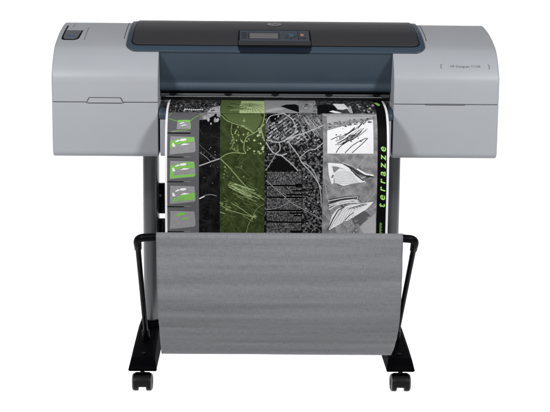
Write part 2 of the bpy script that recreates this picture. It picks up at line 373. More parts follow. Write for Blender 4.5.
# ------------------------------------------------------------------ STAND
SX = -.007
stand = root('printer_stand', (SX, .2, 0), 'black wheeled stand with grey tube legs and a grey cloth bin hung below the printer', 'printer stand')
for s in (-1, 1):
    x = SX + s * .3625 + .0005
    mb = MB()
    def ell(z, kx=1.): return [(x + .0245 * kx * math.copysign(abs(math.cos(t)) ** .8, math.cos(t)), .225 + .034 * math.copysign(abs(math.sin(t)) ** .8, math.sin(t)), z) for t in [2 * math.pi * k / 32 for k in range(32)]]
    mb.loft([ell(.10), ell(.40), ell(.678)]); mb.build('leg', STEEL, stand, 50)
    # foot: trapezoid beam, front to back
    fx = SX + s * .3685
    mb = MB()
    def sec(y, wb, wt, z0, z1, r=.006):
        hb, ht = wb / 2, wt / 2
        return [(fx - hb, y, z0), (fx + hb, y, z0), (fx + hb * .96 + ht * .04, y, z0 + .006), (fx + ht + .004, y, z1 - .004), (fx + ht - .003, y, z1), (fx - ht + .003, y, z1), (fx - ht - .004, y, z1 - .004), (fx - hb * .96 - ht * .04, y, z0 + .006)]
    mb.loft([sec(-.0945, .0765, .0740, .0665, .0725), sec(-.073, .0775, .0605, .0655, .1010), sec(0, .0775, .0585, .0655, .110), sec(.12, .0775, .056, .0655, .120),
             sec(.20, .0775, .056, .0655, .123), sec(.40, .0775, .056, .0655, .113), sec(.545, .0775, .060, .0655, .100), sec(.562, .0775, .065, .0665, .084)])
    foot = mb.build('foot', FOOTM, stand, 25)
    mb = MB(); mb.tube([(fx, -.045, .098), (fx, -.046, .1065)], .006, 12); mb.build('bolt', GASK, foot, 40)
    mb = MB(); mb.box((x, .225, .128), (.066, .10, .022), r=.012, taper=(.92, .92)); mb.build('leg_collar', FOOTM, foot, 40)
    for yc in (-.0635, .535):
        cx = SX + s * .3715 + (.0005 if s < 0 else 0)
        cas = MB()
        cas.tube([(cx, yc, .045), (cx, yc, .068)], .0065, 14)                 # stem
        prof_h = [(yc + .0272 * math.cos(R(a)), .0265 + .0268 * math.sin(R(a))) for a in range(-20, 201, 10)]
        inner = [(yc + .012 * math.cos(R(a)), .024 + .011 * math.sin(R(a))) for a in range(200, -21, -10)]
        poly = prof_h + inner
        cas.loft([[(cx + dx, p[0] * k + yc * (1 - k), .0265 + (p[1] - .0265) * k) for p in poly] for dx, k in ((-.0215, .955), (-.0195, .99), (-.0165, 1), (.0165, 1), (.0195, .99), (.0215, .955))])
        cas.tube([(cx - .012, yc, .0255), (cx + .012, yc, .0255)], .0135, 16)
        cas.tube([(cx, yc - .0225, .0245), (cx, yc - .0285, .0265)], .0026, 10)
        co = cas.build('caster', TYRE, stand, 35)
        for sw in (-1, 1):
            w = MB(); x0 = cx + sw * .0112; x1 = cx + sw * .0300
            def circ(xx, r): return [(xx, yc + r * math.cos(R(a)), .0255 + r * math.sin(R(a))) for a in range(0, 360, 12)]
            w.loft([circ(x0, .0235), circ(x0 + sw * .0015, .0252), circ(x0 + sw * .009, .0255), circ(x1 - sw * .005, .0248)], cap=False)
            w.loft([circ(x1 - sw * .005, .0248), circ(x1 - sw * .002, .0228), circ(x1 - sw * .0008, .0195)], cap=False, mi=1)
            w.loft([circ(x1 - sw * .0008, .0195), circ(x1 - sw * .0020, .0185), circ(x1 - sw * .0018, .010), circ(x1, .0085), circ(x1, .001)], cap=False)
            w.loft([circ(x0, .0235), circ(x0, .001)], cap=False)
            w.build('wheel', [TYRE, RIM], co, 40, merge=True)
# cross braces and roll-support bracket behind the paper
mb = MB(); mb.box((SX, .235, .509), (.70, .03, .092), r=.012); br = mb.build('cross_brace', BLACK, stand, 40)
mb = MB(); mb.box((SX, .235, .381), (.70, .03, .130), r=.012); mb.build('cross_brace', BLACK, stand, 40)
for s in (-1, 1):
    mb = MB(); mb.tube([(SX + s * .336, .2185, .52), (SX + s * .336, .216, .52)], .005, 12); mb.build('bolt', RIM, br, 40)
# bin arms
BX = .0065                                               # cloth centre
for s in (-1, 1):
    ex = SX + s * .3705 + .006
    bx = SX + s * .3695 + .001
    P0 = Vector((BX + s * .318, -.2935, .4985)); E = Vector((ex, -.2935, .4965)); B = Vector((bx, .066, .118))
    dv = (B - E).normalized(); hv = Vector((-s, 0, 0))
    rad = .024
    pts = [P0, E + hv * rad]
    A0, A1 = E + hv * rad, E + dv * rad
    for k in range(1, 9):
        t = k / 9; pts.append((1 - t) ** 2 * A0 + 2 * t * (1 - t) * E + t * t * A1)
    pts += [A1, E + dv * .052, E + dv * .0535]
    mb = MB(); mb.tube(pts, [.0108] * (len(pts) - 2) + [.0098, .0075], 18); arm = mb.build('bin_arm', BLACK, stand, 60)
    mb = MB(); mb.tube([E + dv * .045, E + (B - E) * .5, B], [.0075, .0072, .0072], 14); mb.build('rod', BLACK, arm, 60)
    mb = MB(); mb.tube([B - dv * .045, B - dv * .04, B + dv * .004], [.0085, .0108, .0112], 14); mb.build('socket', BLACK, arm, 50)
# cloth bin
CL = bpy.data.materials.new('grey_cloth'); CL.use_nodes = True
nt = CL.node_tree; b = nt.nodes['Principled BSDF']; b.inputs['Roughness'].default_value = .85; b.inputs['Specular IOR Level'].default_value = .2
tc = nt.nodes.new('ShaderNodeTexCoord')
def nz(scale, st, detail=3.):
    mp = nt.nodes.new('ShaderNodeMapping'); mp.inputs['Scale'].default_value = st; nt.links.new(tc.outputs['UV'], mp.inputs[0])
    n = nt.nodes.new('ShaderNodeTexNoise'); n.inputs['Scale'].default_value = scale; n.inputs['Detail'].default_value = detail; nt.links.new(mp.outputs[0], n.inputs['Vector']); return n.outputs['Fac']
def mth(op, a, b_):
    m = nt.nodes.new('ShaderNodeMath'); m.operation = op
    for i, q in enumerate((a, b_)):
        if isinstance(q, (int, float)): m.inputs[i].default_value = q
        else: nt.links.new(q, m.inputs[i])
    return m.outputs[0]
fine = nz(1.0, (520, 60, 1), 2); fine2 = nz(1.0, (50, 520, 1), 2); big = nz(1.0, (1.4, 34, 1), 3); grain = nz(520, (1, 1, 1), 1)
wv = mth('ADD', mth('MULTIPLY', fine, .5), mth('MULTIPLY', fine2, .5))
tot = mth('ADD', mth('MULTIPLY', wv, .45), mth('ADD', mth('MULTIPLY', big, .35), mth('MULTIPLY', grain, .20)))
cr = nt.nodes.new('ShaderNodeValToRGB'); cr.color_ramp.elements[0].position = .34; cr.color_ramp.elements[0].color = (.108, .110, .118, 1)
cr.color_ramp.elements[1].position = .66; cr.color_ramp.elements[1].color = (.222, .225, .236, 1)
nt.links.new(tot, cr.inputs[0]); nt.links.new(cr.outputs[0], b.inputs['Base Color'])
bp = nt.nodes.new('ShaderNodeBump'); bp.inputs['Strength'].default_value = .55; bp.inputs['Distance'].default_value = .0015
nt.links.new(tot, bp.inputs['Height']); nt.links.new(bp.outputs[0], b.inputs['Normal'])
path = catmull([(y_, z_ - .0072 + .0035 * max(0, 1 - z_ / .25)) for y_, z_ in [(-.278, .496), (-.285, .512), (-.2955, .5165), (-.306, .508), (-.305, .492), (-.299, .43), (-.287, .354), (-.260, .285), (-.222, .228), (-.178, .170), (-.150, .142), (-.118, .131),
                (-.05, .126), (.03, .130), (.085, .160), (.12, .25), (.145, .36), (.16, .44)]], 8)
NX = 90
mb = MB(); uvs = []
acc = [0.0]
for a, b_ in zip(path, path[1:]): acc.append(acc[-1] + (b_ - a).length)
rng = random.Random(3)
folds = [(rng.uniform(.06, .50), rng.uniform(.007, .018), rng.uniform(-.0036, .0036), rng.uniform(-.025, .025), rng.uniform(0, 6)) for _ in range(34)]
for i, p in enumerate(path):
    t = (path[min(i + 1, len(path) - 1)] - path[max(i - 1, 0)]).normalized(); n = Vector((-t.y, t.x))
    s_ = acc[i]
    for k in range(NX + 1):
        u = k / NX
        wl = .3275 - .004 * min(1, s_ / .5); wr = .3275 + .0035 * min(1, s_ / .3) - .009 * min(1, max(0, (s_ - .30) / .15)) ** 2; x = BX - wl + (wl + wr) * u
        h = 0
        if s_ > .05:
            for s0, w, am, sl, ph in folds:
                d = s_ - s0 - sl * (u - .5) - .004 * math.sin(6 * u + ph)
                h += am * math.exp(-(d / w) ** 2) * (.6 + .4 * math.sin(4 * u + ph))
            h += .0025 * math.sin(math.pi * u) * math.sin(min(1, (s_ - .05) / .45) * math.pi)
        mb.v.append((x, p.x - n.x * h, p.y - n.y * h)); uvs.append((x, s_))
for i in range(len(path) - 1):
    for k in range(NX):
        a = i * (NX + 1) + k; mb.f.append((a, a + 1, a + NX + 2, a + NX + 1)); mb.m.append(0)
cloth = mb.build('cloth_bin', CL, stand, 180)
uvl = cloth.data.uv_layers.new(name='UVMap')
for lp in cloth.data.loops: uvl.data[lp.index].uv = uvs[lp.vertex_index]
so = cloth.modifiers.new('thickness', 'SOLIDIFY'); so.thickness = .0022; so.offset = 0
HEM = mat('hem_thread', (.085, .086, .09), .8)
# stitched lines: one across near the bottom, one down near the right edge
def cloth_pt(u, s_, h):
    i = min(range(len(acc)), key=lambda j: abs(acc[j] - s_)); k = min(NX, max(0, round(u * NX)))
    a = Vector(mb.v[i * (NX + 1) + k]); t = (path[min(i + 1, len(path) - 1)] - path[max(i - 1, 0)]).normalized(); n = Vector((-t.y, t.x)); return a + Vector((0, n.x, n.y)) * h
sidx = max(range(len(path)), key=lambda j: -(abs(path[j].x + .172) + abs(path[j].y - .163)))
mh = MB(); mh.tube([cloth_pt(u / NX, acc[sidx], .0010) for u in range(0, NX + 1, 2)], .0009, 6); mh.build('stitch', HEM, cloth, 60)
sj = min(range(len(acc)), key=lambda j: abs(acc[j] - .064))
mh = MB(); mh.tube([cloth_pt(u / NX, acc[sj], .0008) for u in range(0, NX + 1, 2)], .0007, 6); mh.build('stitch', HEM, cloth, 60)
mh = MB(); mh.tube([cloth_pt(1, acc[3], .0), cloth_pt(1, acc[3], .0)][:1] + [cloth_pt(.0, acc[3], 0)], .0085, 12)
mh.build('front_bar', BLACK, stand, 60)
# ------------------------------------------------------------------ PRINTED SHEET
PP = catmull([(.10, .8285), (.06, .827), (.03, .8245), (-.02, .817), (-.055, .804), (-.078, .786), (-.095, .760), (-.108, .720), (-.115, .670), (-.117, .600), (-.115, .540), (-.113, .48), (-.11, .40), (-.10, .30), (-.07, .20), (-.04, .145)], 8)
pac = [0.0]
for a, b_ in zip(PP, PP[1:]): pac.append(pac[-1] + (b_ - a).length)
# print coordinates: X 0..1 mm-like units across (165..389.5), Y down the sheet (100..233), measured on the print
YT = []   # (print Y, arc length)
KNOT = [(97.5, .10, .8285), (99.3, .06, .827), (101.5, .03, .8245), (106.6, -.02, .817), (112.4, -.055, .804), (119.8, -.078, .786), (129.9, -.095, .760), (145, -.108, .720), (163.4, -.115, .670), (188.5, -.117, .600), (209.5, -.115, .54), (230.6, -.113, .48), (259, -.11, .40), (295, -.10, .30)]
for Y, y, z in KNOT:
    j = min(range(len(PP)), key=lambda q: (PP[q].x - y) ** 2 + (PP[q].y - z) ** 2); YT.append((Y, pac[j]))
XL, XR = -.3075, .3125
def ripple(x, z): return (.0016 * math.sin(8.5 * x + 5 * z + .6) + .0011 * math.sin(17 * x - 9 * z + 2)) * min(1, max(0, (.80 - z) / .08))
def sheet(X, Y, h=0.0):
    Y = max(97.6, min(294, Y))
    for (a, s0), (c, s1) in zip(YT, YT[1:]):
        if a <= Y <= c: s_ = s0 + (s1 - s0) * (Y - a) / (c - a); break
    j = 0
    while j < len(pac) - 2 and pac[j + 1] < s_: j += 1
    q = (s_ - pac[j]) / (pac[j + 1] - pac[j]); p = PP[j].lerp(PP[j + 1], q)
    t = (PP[min(j + 2, len(PP) - 1)] - PP[max(j - 1, 0)]).normalized(); n = Vector((-t.y, t.x)) * -1
    if n.x > 0 and n.y < 0: n = -n
    p = p - Vector((t.y, -t.x)) * -h
    x = XL + (XR - XL) * (X - 165.0) / 224.5
    return (x, p.x + ripple(x, p.y), p.y)
PM = [I_G0, PAPER, I_BLK, I_G1, I_G2, I_G3, I_G4, I_WHT, I_GRN, I_LIME, I_OLV, I_OLVT, I_OLVL, I_OLVM, I_OLVP, I_AER, I_AER2, I_AER3, I_NIGHT, I_FADE]
IX = {m.name: i for i, m in enumerate(PM)}
pm = MB(); H = .00028
def trapezoid(a0, a1, ya, b0, b1, yb, m, lay):
    n = max(1, math.ceil(max(abs(a1 - a0), abs(b1 - b0)) / 5))
    for k in range(n):
        q = [(a0 + (a1 - a0) * t / n, ya) for t in (k, k + 1)] + [(b0 + (b1 - b0) * t / n, yb) for t in (k + 1, k)]
        pm.quadface([sheet(x, y, H * lay) for x, y in q], IX[m])
def area(x0, y0, x1, y1, m, lay=1):
    """printed rectangle, cut into strips so it follows the curl"""
    n = max(1, int((y1 - y0) / 1.2)) if y0 < 135 else max(1, int((y1 - y0) / 3))
    for k in range(n):
        a, b_ = y0 + (y1 - y0) * k / n, y0 + (y1 - y0) * (k + 1) / n
        trapezoid(x0, x1, a, x0, x1, b_, m, lay)
def poly(pts, m, lay=2):
    """printed polygon, sliced so that it follows the curl of the paper"""
    ys = sorted(set(round(q[1], 4) for q in pts)); cuts = [ys[0]]
    for b_ in ys[1:]:
        a = cuts[-1]; st = 1.2 if b_ < 136 else 3
        n = max(1, int((b_ - a) / st)); cuts += [a + (b_ - a) * (k + 1) / n for k in range(n)]
    E = [(pts[k - 1], pts[k]) for k in range(len(pts))]
    def xs(y, ref):
        o = []
        for (x0, y0), (x1, y1) in E:
            lo, hi = min(y0, y1), max(y0, y1)
            if hi - lo > 1e-6 and lo <= ref <= hi: o.append((x0 + (x1 - x0) * (ref - y0) / (y1 - y0), x0 + (x1 - x0) * (y - y0) / (y1 - y0)))
        return [q[1] for q in sorted(o)]
    for a, b_ in zip(cuts, cuts[1:]):
        if b_ - a < 1e-4: continue
        mid = (a + b_) / 2; A = xs(a, mid); B = xs(b_, mid)
        for k in range(0, min(len(A), len(B)) - 1, 2):
            trapezoid(A[k], A[k + 1], a, B[k], B[k + 1], b_, m, lay)
CLIP = None
def line(pts, w, m, lay=3, clip=None):
    """inked ribbon along a polyline"""
    P = [Vector(p) for p in pts]
    fine_ = []
    for a, b_ in zip(P, P[1:]):
        n = max(1, int((b_ - a).length / 3))
        fine_ += [a.lerp(b_, k / n) for k in range(n)]
    fine_.append(P[-1]); P = fine_
    for i in range(len(P) - 1):
        a, b_ = P[i], P[i + 1]
        if clip and not all(clip[0] <= q.x <= clip[2] and clip[1] <= q.y <= clip[3] for q in (a, b_)): continue
        d = (b_ - a)
        if d.length < 1e-6: continue
        e1 = (P[i + 1] - P[max(i - 1, 0)]).normalized(); e2 = (P[min(i + 2, len(P) - 1)] - P[i]).normalized()
        n1 = Vector((-e1.y, e1.x)) * w / 2; n2 = Vector((-e2.y, e2.x)) * w / 2
        pm.quadface([sheet(*(a + n1), H * lay), sheet(*(b_ + n2), H * lay), sheet(*(b_ - n2), H * lay), sheet(*(a - n1), H * lay)], IX[m])
def curve(pts, w, m, lay=3, clip=None): line([tuple(p) for p in catmull(pts, 6)], w, m, lay, clip)
def blob(x, y, r, m, lay=3, k=6, sq=1.0, rot=None):
    rot = rng.uniform(0, 6) if rot is None else rot
    poly([(x + r * rng.uniform(.7, 1.2) * math.cos(rot + 6.283 * i / k), y + sq * r * rng.uniform(.7, 1.2) * math.sin(rot + 6.283 * i / k)) for i in range(k)][::-1], m, lay)
def rect(x, y, w, h, ang, m, lay=3):
    c, s_ = math.cos(ang), math.sin(ang)
    poly([(x + c * a * w / 2 - s_ * b_ * h / 2, y + s_ * a * w / 2 + c * b_ * h / 2) for a, b_ in ((-1, 1), (1, 1), (1, -1), (-1, -1))], m, lay)
U = rng.uniform
# the paper itself
n0 = len(pm.v); NS = 40
for i, p in enumerate(PP):
    for k in range(NS + 1): pm.v.append((XL + (XR - XL) * k / NS, p.x + ripple(XL + (XR - XL) * k / NS, p.y), p.y))
for i in range(len(PP) - 1):
    for k in range(NS):
        a = n0 + i * (NS + 1) + k; pm.f.append((a, a + NS + 1, a + NS + 2, a + 1)); pm.m.append(IX['white_paper'])
YB = 252
# base panels
area(167.2, 97.6, 220, 111, 'ink_aerial_dark'); area(167.2, 111, 199, YB, 'ink_column_grey')
area(199, 111, 220, 118, 'ink_grey_blotch'); area(199, 118, 220, YB, 'ink_night')
area(220, 97.6, 264.8, 111.5, 'ink_olive_top'); area(220, 111.5, 264.8, YB, 'ink_olive')
area(264.8, 97.6, 300, 111, 'ink_mid_grey'); area(300, 97.6, 318, 111, 'ink_aerial_mid'); area(318, 97.6, 377.8, 111, 'ink_aerial_dark')
area(264.8, 111, 323, YB, 'ink_aerial_map'); area(323, 111, 377.8, YB, 'ink_aerial_mid')
area(377.8, 97.6, 387.2, YB, 'ink_black')
# ---- top band
for _ in range(110): blob(U(169, 219), U(101.5, 110), U(.4, 1.3), rng.choice(['ink_black', 'ink_column_grey', 'ink_mid_grey', 'ink_dark_grey', 'ink_black']), 2, sq=.7)
for k in range(9): line([(183 + 2.2 * k, 108.6 + U(-.5, .5)), (184.6 + 2.2 * k, 108 + U(-.5, .5))], 1., 'ink_white', 3)
poly([(206, 111), (219.5, 111), (219.5, 104), (211, 106)], 'ink_light_grey', 2)
for _ in range(26):
    x = U(224, 238); y = U(101, 110); line([(x, y), (x + U(5, 14), y + U(-1.2, .4))], U(.3, .9), rng.choice(['ink_olive_mid', 'ink_olive_line', 'ink_olive']), 2, (220, 99, 264.8, 111.5))
poly([(239, 111.3), (239.5, 103), (241, 98.5), (264.6, 98.5), (264.6, 111.3)], 'ink_olive_pale', 2)
for k in range(13):
    a = R(8 + 13.5 * k); line([(250, 101), (250 + 17 * math.cos(a), 101 + 13 * math.sin(a))], U(.4, 1.1), rng.choice(['ink_olive_line', 'ink_olive_mid', 'ink_olive_line']), 3, (239.5, 99.5, 264.6, 111.3))
poly([(281, 104), (287, 102), (296, 101.5), (299.5, 103), (299.5, 110.5), (292, 108)], 'ink_black', 2)
poly([(266, 110.5), (283, 108), (285, 106), (276, 105.5), (266, 108.5)], 'ink_light_grey', 2)
poly([(318, 111), (319, 103), (328, 101), (336, 104), (341, 111)], 'ink_black', 2)
poly([(337, 111), (338, 101.5), (354, 101.5), (353, 111)], 'ink_dark_grey', 2)
poly([(339, 107), (335, 101), (347, 101), (350, 106), (344, 107.5)], 'ink_white', 3)
poly([(330, 109.5), (334, 108.2), (343, 110.6), (336, 110.9)], 'ink_white', 3)
poly([(348, 106), (353, 103), (354, 111), (351, 110.5)], 'ink_light_grey', 3)
for _ in range(45): blob(U(355, 377), U(101, 110.5), U(.5, 1.6), rng.choice(['ink_black', 'ink_mid_grey', 'ink_light_grey', 'ink_dark_grey']), 2, sq=.7)
for _ in range(25): blob(U(301, 318), U(101, 110.5), U(.5, 1.5), rng.choice(['ink_dark_grey', 'ink_mid_grey', 'ink_light_grey']), 2, sq=.7)
poly([(377.8, 99.5), (382, 99.5), (384.2, 101.8), (381.4, 103.4), (379.5, 101)], 'ink_green', 3)
# ---- thumbnails
def thumb(y, kind):
    q = [(170, y + 17.6), (169.8, y + 17.6), (195.2, y + 15.2), (195.5, y + 8), (194.6, y + .4), (170.2, y)]
    poly([(169.8, y + 18.2), (194, y + 15.8), (195.6, y + 14.4), (195.3, y + 7), (194.4, y + .5), (170.4, y)], 'ink_mid_grey', 2)
    if kind in (1, 2):
        poly([(170, y + 12), (176, y + 8.6), (194.6, y + 4.6), (194.2, y + .9), (185, y + 1.1), (170.4, y + 5)], 'ink_green', 3)
    if kind == 2:
        poly([(170, y + 17.8), (194.5, y + 15.4), (195.3, y + 12.5), (174, y + 14.6), (174.5, y + 8.5), (170.2, y + 10.5)], 'ink_green', 3)
        poly([(186, y + 4.6), (194.6, y + 3.6), (194.9, y + 6.6), (184, y + 8.2)], 'ink_green', 3)
        line([(172, y + 2.3), (182, y + 4.6), (194, y + 3)], .35, 'ink_mid_grey', 4)
    if kind == 3:
        poly([(173, y + 16), (182, y + 14.8), (194.4, y + 14), (195.2, y + 6.4), (188, y + 8), (180, y + 9.6), (172.5, y + 13.6)], 'ink_green', 3)
        for x in (176, 178.4, 180.6, 183): line([(x, y + 15.2), (x + .4, y + 11.5)], .5, 'ink_mid_grey', 4)
    if kind == 4:
        poly([(175, y + 4.8), (179, y + 2), (186, y + 1.4), (184.5, y + 3.6), (179, y + 5.2)], 'ink_green', 3)
        poly([(180, y + 9), (184, y + 6.8), (189.4, y + 7), (187, y + 8.4)], 'ink_green', 3)
    if kind in (1, 2, 3):
        c = 'ink_white'
        poly([(175, y + 5.4), (178, y + 3.4), (180, y + 4.6), (176, y + 6)], c, 5)
        poly([(179, y + 4.4), (181.5, y + 2.4), (186, y + 2.2), (186.4, y + 4), (182.6, y + 4.9)], c, 5)
        poly([(172.6, y + 10.6), (172.2, y + 7.4), (173.6, y + 6.6), (175.6, y + 10), (174.2, y + 10.6)], c, 5)
        poly([(180, y + 9.2), (184, y + 7), (190.4, y + 7.6), (186, y + 8.6)], c, 5)
    poly([(167.3, y + 21.2), (182, y + 21.2), (191, y + 20.9), (191, y + 20.5), (182, y + 20.4), (167.3, y + 20.2)], 'ink_black', 3)
    for k in range(9): line([(184 + k * .8, y + 20.5), (184.5 + k * .8, y + 20.5)], .55, 'ink_light_grey', 5)
for i, y in enumerate((134.6, 159.2, 184.0, 209.0, 234.)): thumb(y, i + 1)
poly([(176.4, 127.6), (190.4, 127), (189.6, 118.4), (177.2, 118.4)], 'ink_mid_grey', 2); poly([(177.2, 121), (177.6, 118.5), (189.6, 118.3), (189.9, 120.8), (183, 119.8)], 'ink_green', 3)
poly([(179, 121.6), (183, 120.4), (184.4, 121.2), (180, 122.4)], 'ink_white', 4); poly([(180, 124), (185, 122.8), (187, 123.3), (182, 124.4)], 'ink_white', 4)
for pts in ([(168, 117), (172, 118.4), (177.5, 119.6)], [(189.8, 119.6), (193, 116.8), (198.6, 114)], [(168.5, 115), (169.4, 112.6), (171, 111.4)], [(190, 125), (188, 128), (180, 128.6), (172, 129.6)], [(189, 120), (190.4, 123), (190, 127.6)]): curve(pts, .45, 'ink_green', 3)
poly([(167.3, 131.9), (190.5, 131.9), (190.5, 130.6), (167.3, 130.8)], 'ink_black', 3)
for k in range(16): line([(171 + k * 1.2, 129.9), (171.8 + k * 1.2, 129.9)], .5, 'ink_light_grey', 4)
# ---- black column
CK = (199.2, 113, 219.8, YB)
poly([(199.2, 130), (219.8, 130), (219.8, 116), (214, 113.4), (207, 118), (199.2, 118.5)], 'ink_black', 2)
for _ in range(9): blob(U(204, 218), U(113, 127), U(.8, 2.0), rng.choice(['ink_light_grey', 'ink_mid_grey', 'ink_black']), 3, sq=1.4)
for k in range(26):
    x = U(190, 226); y = U(120, 240); a = U(-.5, 1.4); L = U(10, 34); c = U(-.02, .02)
    curve([(x + L * t / 4 * math.cos(a + c * t * 8), y + L * t / 4 * math.sin(a + c * t * 8)) for t in range(5)], U(.2, .4), rng.choice(['ink_faint_grey', 'ink_faint_grey', 'ink_dark_grey']), 2, CK)
for cy_, r_ in ((212, 5), (212, 9), (214, 14), (216, 19)): curve([(209 + r_ * .9 * math.cos(R(a)), cy_ + r_ * math.sin(R(a))) for a in range(-170, 1, 20)], .3, 'ink_faint_grey', 3, CK)
curve([(199.2, 196.6), (202, 195), (206, 193.2), (211, 192.6), (217, 194)], .6, 'ink_mid_grey', 3, CK); line([(199.4, 196.8), (204.6, 194.4)], .9, 'ink_white', 4)
curve([(199, 142), (204, 147), (210, 152), (216, 157)], .45, 'ink_column_grey', 3, CK); curve([(199, 150), (206, 155), (211, 160)], .5, 'ink_mid_grey', 3, CK)
for _ in range(16): rect(U(200, 219), U(145, 182), U(.4, 1), U(.4, .9), U(0, 1.5), 'ink_mid_grey', 3)
# road crossing from the black column into the green one
curve([(199.2, 164), (206, 161.6), (213, 158.9), (219.9, 156.6)], 1.1, 'ink_light_grey', 4)
# ---- green column
G = (220.1, 111.6, 264.7, YB)
n = 7
for k in range(n): pass
curve([(219.9, 156.6), (226, 152.4), (233, 150.6), (240, 151), (246, 151.4)], .9, 'ink_olive_line', 4, G)
curve([(220.5, 156.8), (228, 164), (236, 173), (246, 184), (256, 192), (264.6, 197.5)], 1.0, 'ink_olive_line', 4, G)
curve([(220.3, 113), (226, 118.4), (233, 121.2), (241, 124), (248, 127.4), (254, 130.6)], .8, 'ink_olive_line', 4, G)
curve([(264.5, 112), (263.4, 119), (260, 126), (254, 130.8), (247, 134.6), (244.4, 140), (244, 147), (246, 151)], 1.0, 'ink_olive_line', 4, G)
curve([(241, 123.8), (246, 125), (250, 128), (253, 131)], 2.2, 'ink_olive_mid', 3, G)
curve([(232, 121), (231, 130), (234, 138), (232, 146), (240, 150.6)], .6, 'ink_olive_line', 4, G)
curve([(264.6, 122), (261, 126), (263, 134), (264.5, 139)], 1.4, 'ink_olive_line', 4, G)
poly([(222, 112), (260, 112), (262.4, 116), (258, 125), (254.5, 129.4), (247, 126), (238, 121.6), (228, 118.6)], 'ink_olive_top', 2)
blob(244, 119, 1.4, 'ink_olive_line'); line([(244, 116), (244.2, 119)], .5, 'ink_olive_line')
for _ in range(46): blob(U(230, 250), U(122, 148), U(.5, 1.3), rng.choice(['ink_olive_line', 'ink_olive_line', 'ink_olive_mid']), 4, 5)
for _ in range(26): blob(U(254, 264), U(126, 152), U(.6, 1.6), rng.choice(['ink_olive_line', 'ink_olive_mid', 'ink_olive_pale']), 4, 5)
for _ in range(24): blob(U(223, 244), U(164, 176), U(.4, 1.1), rng.choice(['ink_olive_line', 'ink_olive_mid']), 4, 5)
for k in range(46):
    x = U(221, 262); y = U(150, 240); a = rng.choice([.8, .9, 1.0, 2.2, 2.4, .1]) + U(-.1, .1); L = U(6, 24)
    line([(x, y), (x + L * math.cos(a), y + L * math.sin(a))], U(.2, .35), 'ink_olive_mid', 3, G)
for k in range(24):
    x = U(228, 244); y = 180 + (x - 228) * .5 + U(-3, 6); L = U(8, 22); a = .38 + U(-.14, .14)
    line([(x, y), (x + L * math.cos(a), y + L * math.sin(a))], U(.35, 1.1), rng.choice(['ink_olive_line', 'ink_olive_line', 'ink_olive_pale', 'ink_olive_mid']), 4, G)
for k in range(12):
    x = U(221, 231); y = U(196, 212); rect(x, y, U(1.5, 4), U(.8, 2), U(.3, .8), rng.choice(['ink_olive_line', 'ink_olive_mid']), 4)
for k in range(40):
    x = U(222, 262); y = U(178, 214); a = .42 + U(-.25, .25); L = U(4, 13)
    line([(x, y), (x + L * math.cos(a), y + L * math.sin(a))], U(.25, .6), rng.choice(['ink_olive_mid', 'ink_olive_line']), 3, G)
curve([(220.5, 203), (230, 208), (240, 211), (252, 214.5)], .9, 'ink_olive_line', 4, G); curve([(232, 201), (242, 207), (252, 214)], .8, 'ink_olive_line', 4, G)
curve([(253, 214.5), (256, 208), (260, 204), (264.6, 202)], .5, 'ink_olive_line', 4, G); curve([(253, 214.5), (249, 222), (247, 230), (246, 240)], .6, 'ink_olive_line', 4, G)
for k in range(8): a = U(0, 6.28); line([(253, 214.5), (253 + 4 * math.cos(a), 214.5 + 3 * math.sin(a))], .6, 'ink_olive_pale', 5, G)
# ---- grey and black map
Mp = (265, 111, 323, YB)
CA, SA = math.cos(-.62), math.sin(-.62)
for j in range(13):                                      # terraces in slanting rows
    q = -16 + j * 2.9; u_ = -26
    while u_ < 26:
        L = U(1.6, 6.5); x = 284 + (u_ + L / 2) * CA - q * SA; y = 126 + (u_ + L / 2) * SA + q * CA
        if 266.5 < x < 304 and 112 < y < 140: rect(x, y, L, U(1.2, 2.1), -.62 + U(-.05, .05), rng.choice(['ink_mid_grey', 'ink_mid_grey', 'ink_column_grey', 'ink_light_grey', 'ink_column_grey', 'ink_dark_grey']), 2)
        u_ += L + U(.25, 1.1)
for _ in range(90): x, y = U(267, 303), U(112, 140); rect(x, y, U(.5, 1.3), U(.5, 1.1), -.62, rng.choice(['ink_black', 'ink_black', 'ink_light_grey']), 3)
poly([(267, 112), (278, 111.5), (277, 118), (272, 120)], 'ink_black', 3)
for P_, w in (([(266, 121), (271, 114), (284, 111.4)], 1.0), ([(284, 111.5), (292, 117), (296, 126), (293, 132), (286, 137), (278, 140), (266, 137.6)], 1.3), ([(286, 137.5), (296, 133), (306, 130), (323, 123)], 1.4),
              ([(279, 140), (280, 147), (276, 151)], 1.1), ([(288, 139), (294, 147), (299, 154), (302, 160), (313, 172), (322, 186)], 1.2), ([(266, 140), (272, 149), (280, 153), (287, 151)], 1.3),
              ([(276, 151), (271, 160), (266, 168)], .9), ([(280, 152), (290, 160), (298, 168)], 1.2), ([(300, 155), (308, 148), (316, 146), (323, 140)], 1.0), ([(266, 178), (278, 188), (292, 200), (303, 206), (320, 215), (323, 217)], .9),
              ([(303, 160), (312, 166), (318, 178), (321, 190), (322, 204)], 1.1)):
    curve(P_, w * .8, 'ink_light_grey' if w > .95 else 'ink_mid_grey', 5, Mp)
poly([(279, 152), (297, 168.4), (267, 168.4), (274, 158)], 'ink_black', 3)
for _ in range(420):
    x, y = U(266, 322), U(138, 233)
    if x < 303 and y > 152: continue
    blob(x, y, U(.25, .95), rng.choice(['ink_light_grey', 'ink_mid_grey', 'ink_black', 'ink_black', 'ink_column_grey', 'ink_column_grey']), 4, 6)
poly([(299, 112), (323, 112), (323, 137), (312, 128), (303, 119)], 'ink_column_grey', 2)
for _ in range(16): rect(U(303, 320), U(113, 128), U(3, 7), U(2, 4), rng.choice([.8, .75, -.8]), rng.choice(['ink_mid_grey', 'ink_column_grey', 'ink_grey_blotch', 'ink_mid_grey']), 2)
for _ in range(110): blob(U(300, 322), U(112, 150), U(.25, .9), rng.choice(['ink_light_grey', 'ink_mid_grey', 'ink_black', 'ink_black']), 3, 6)
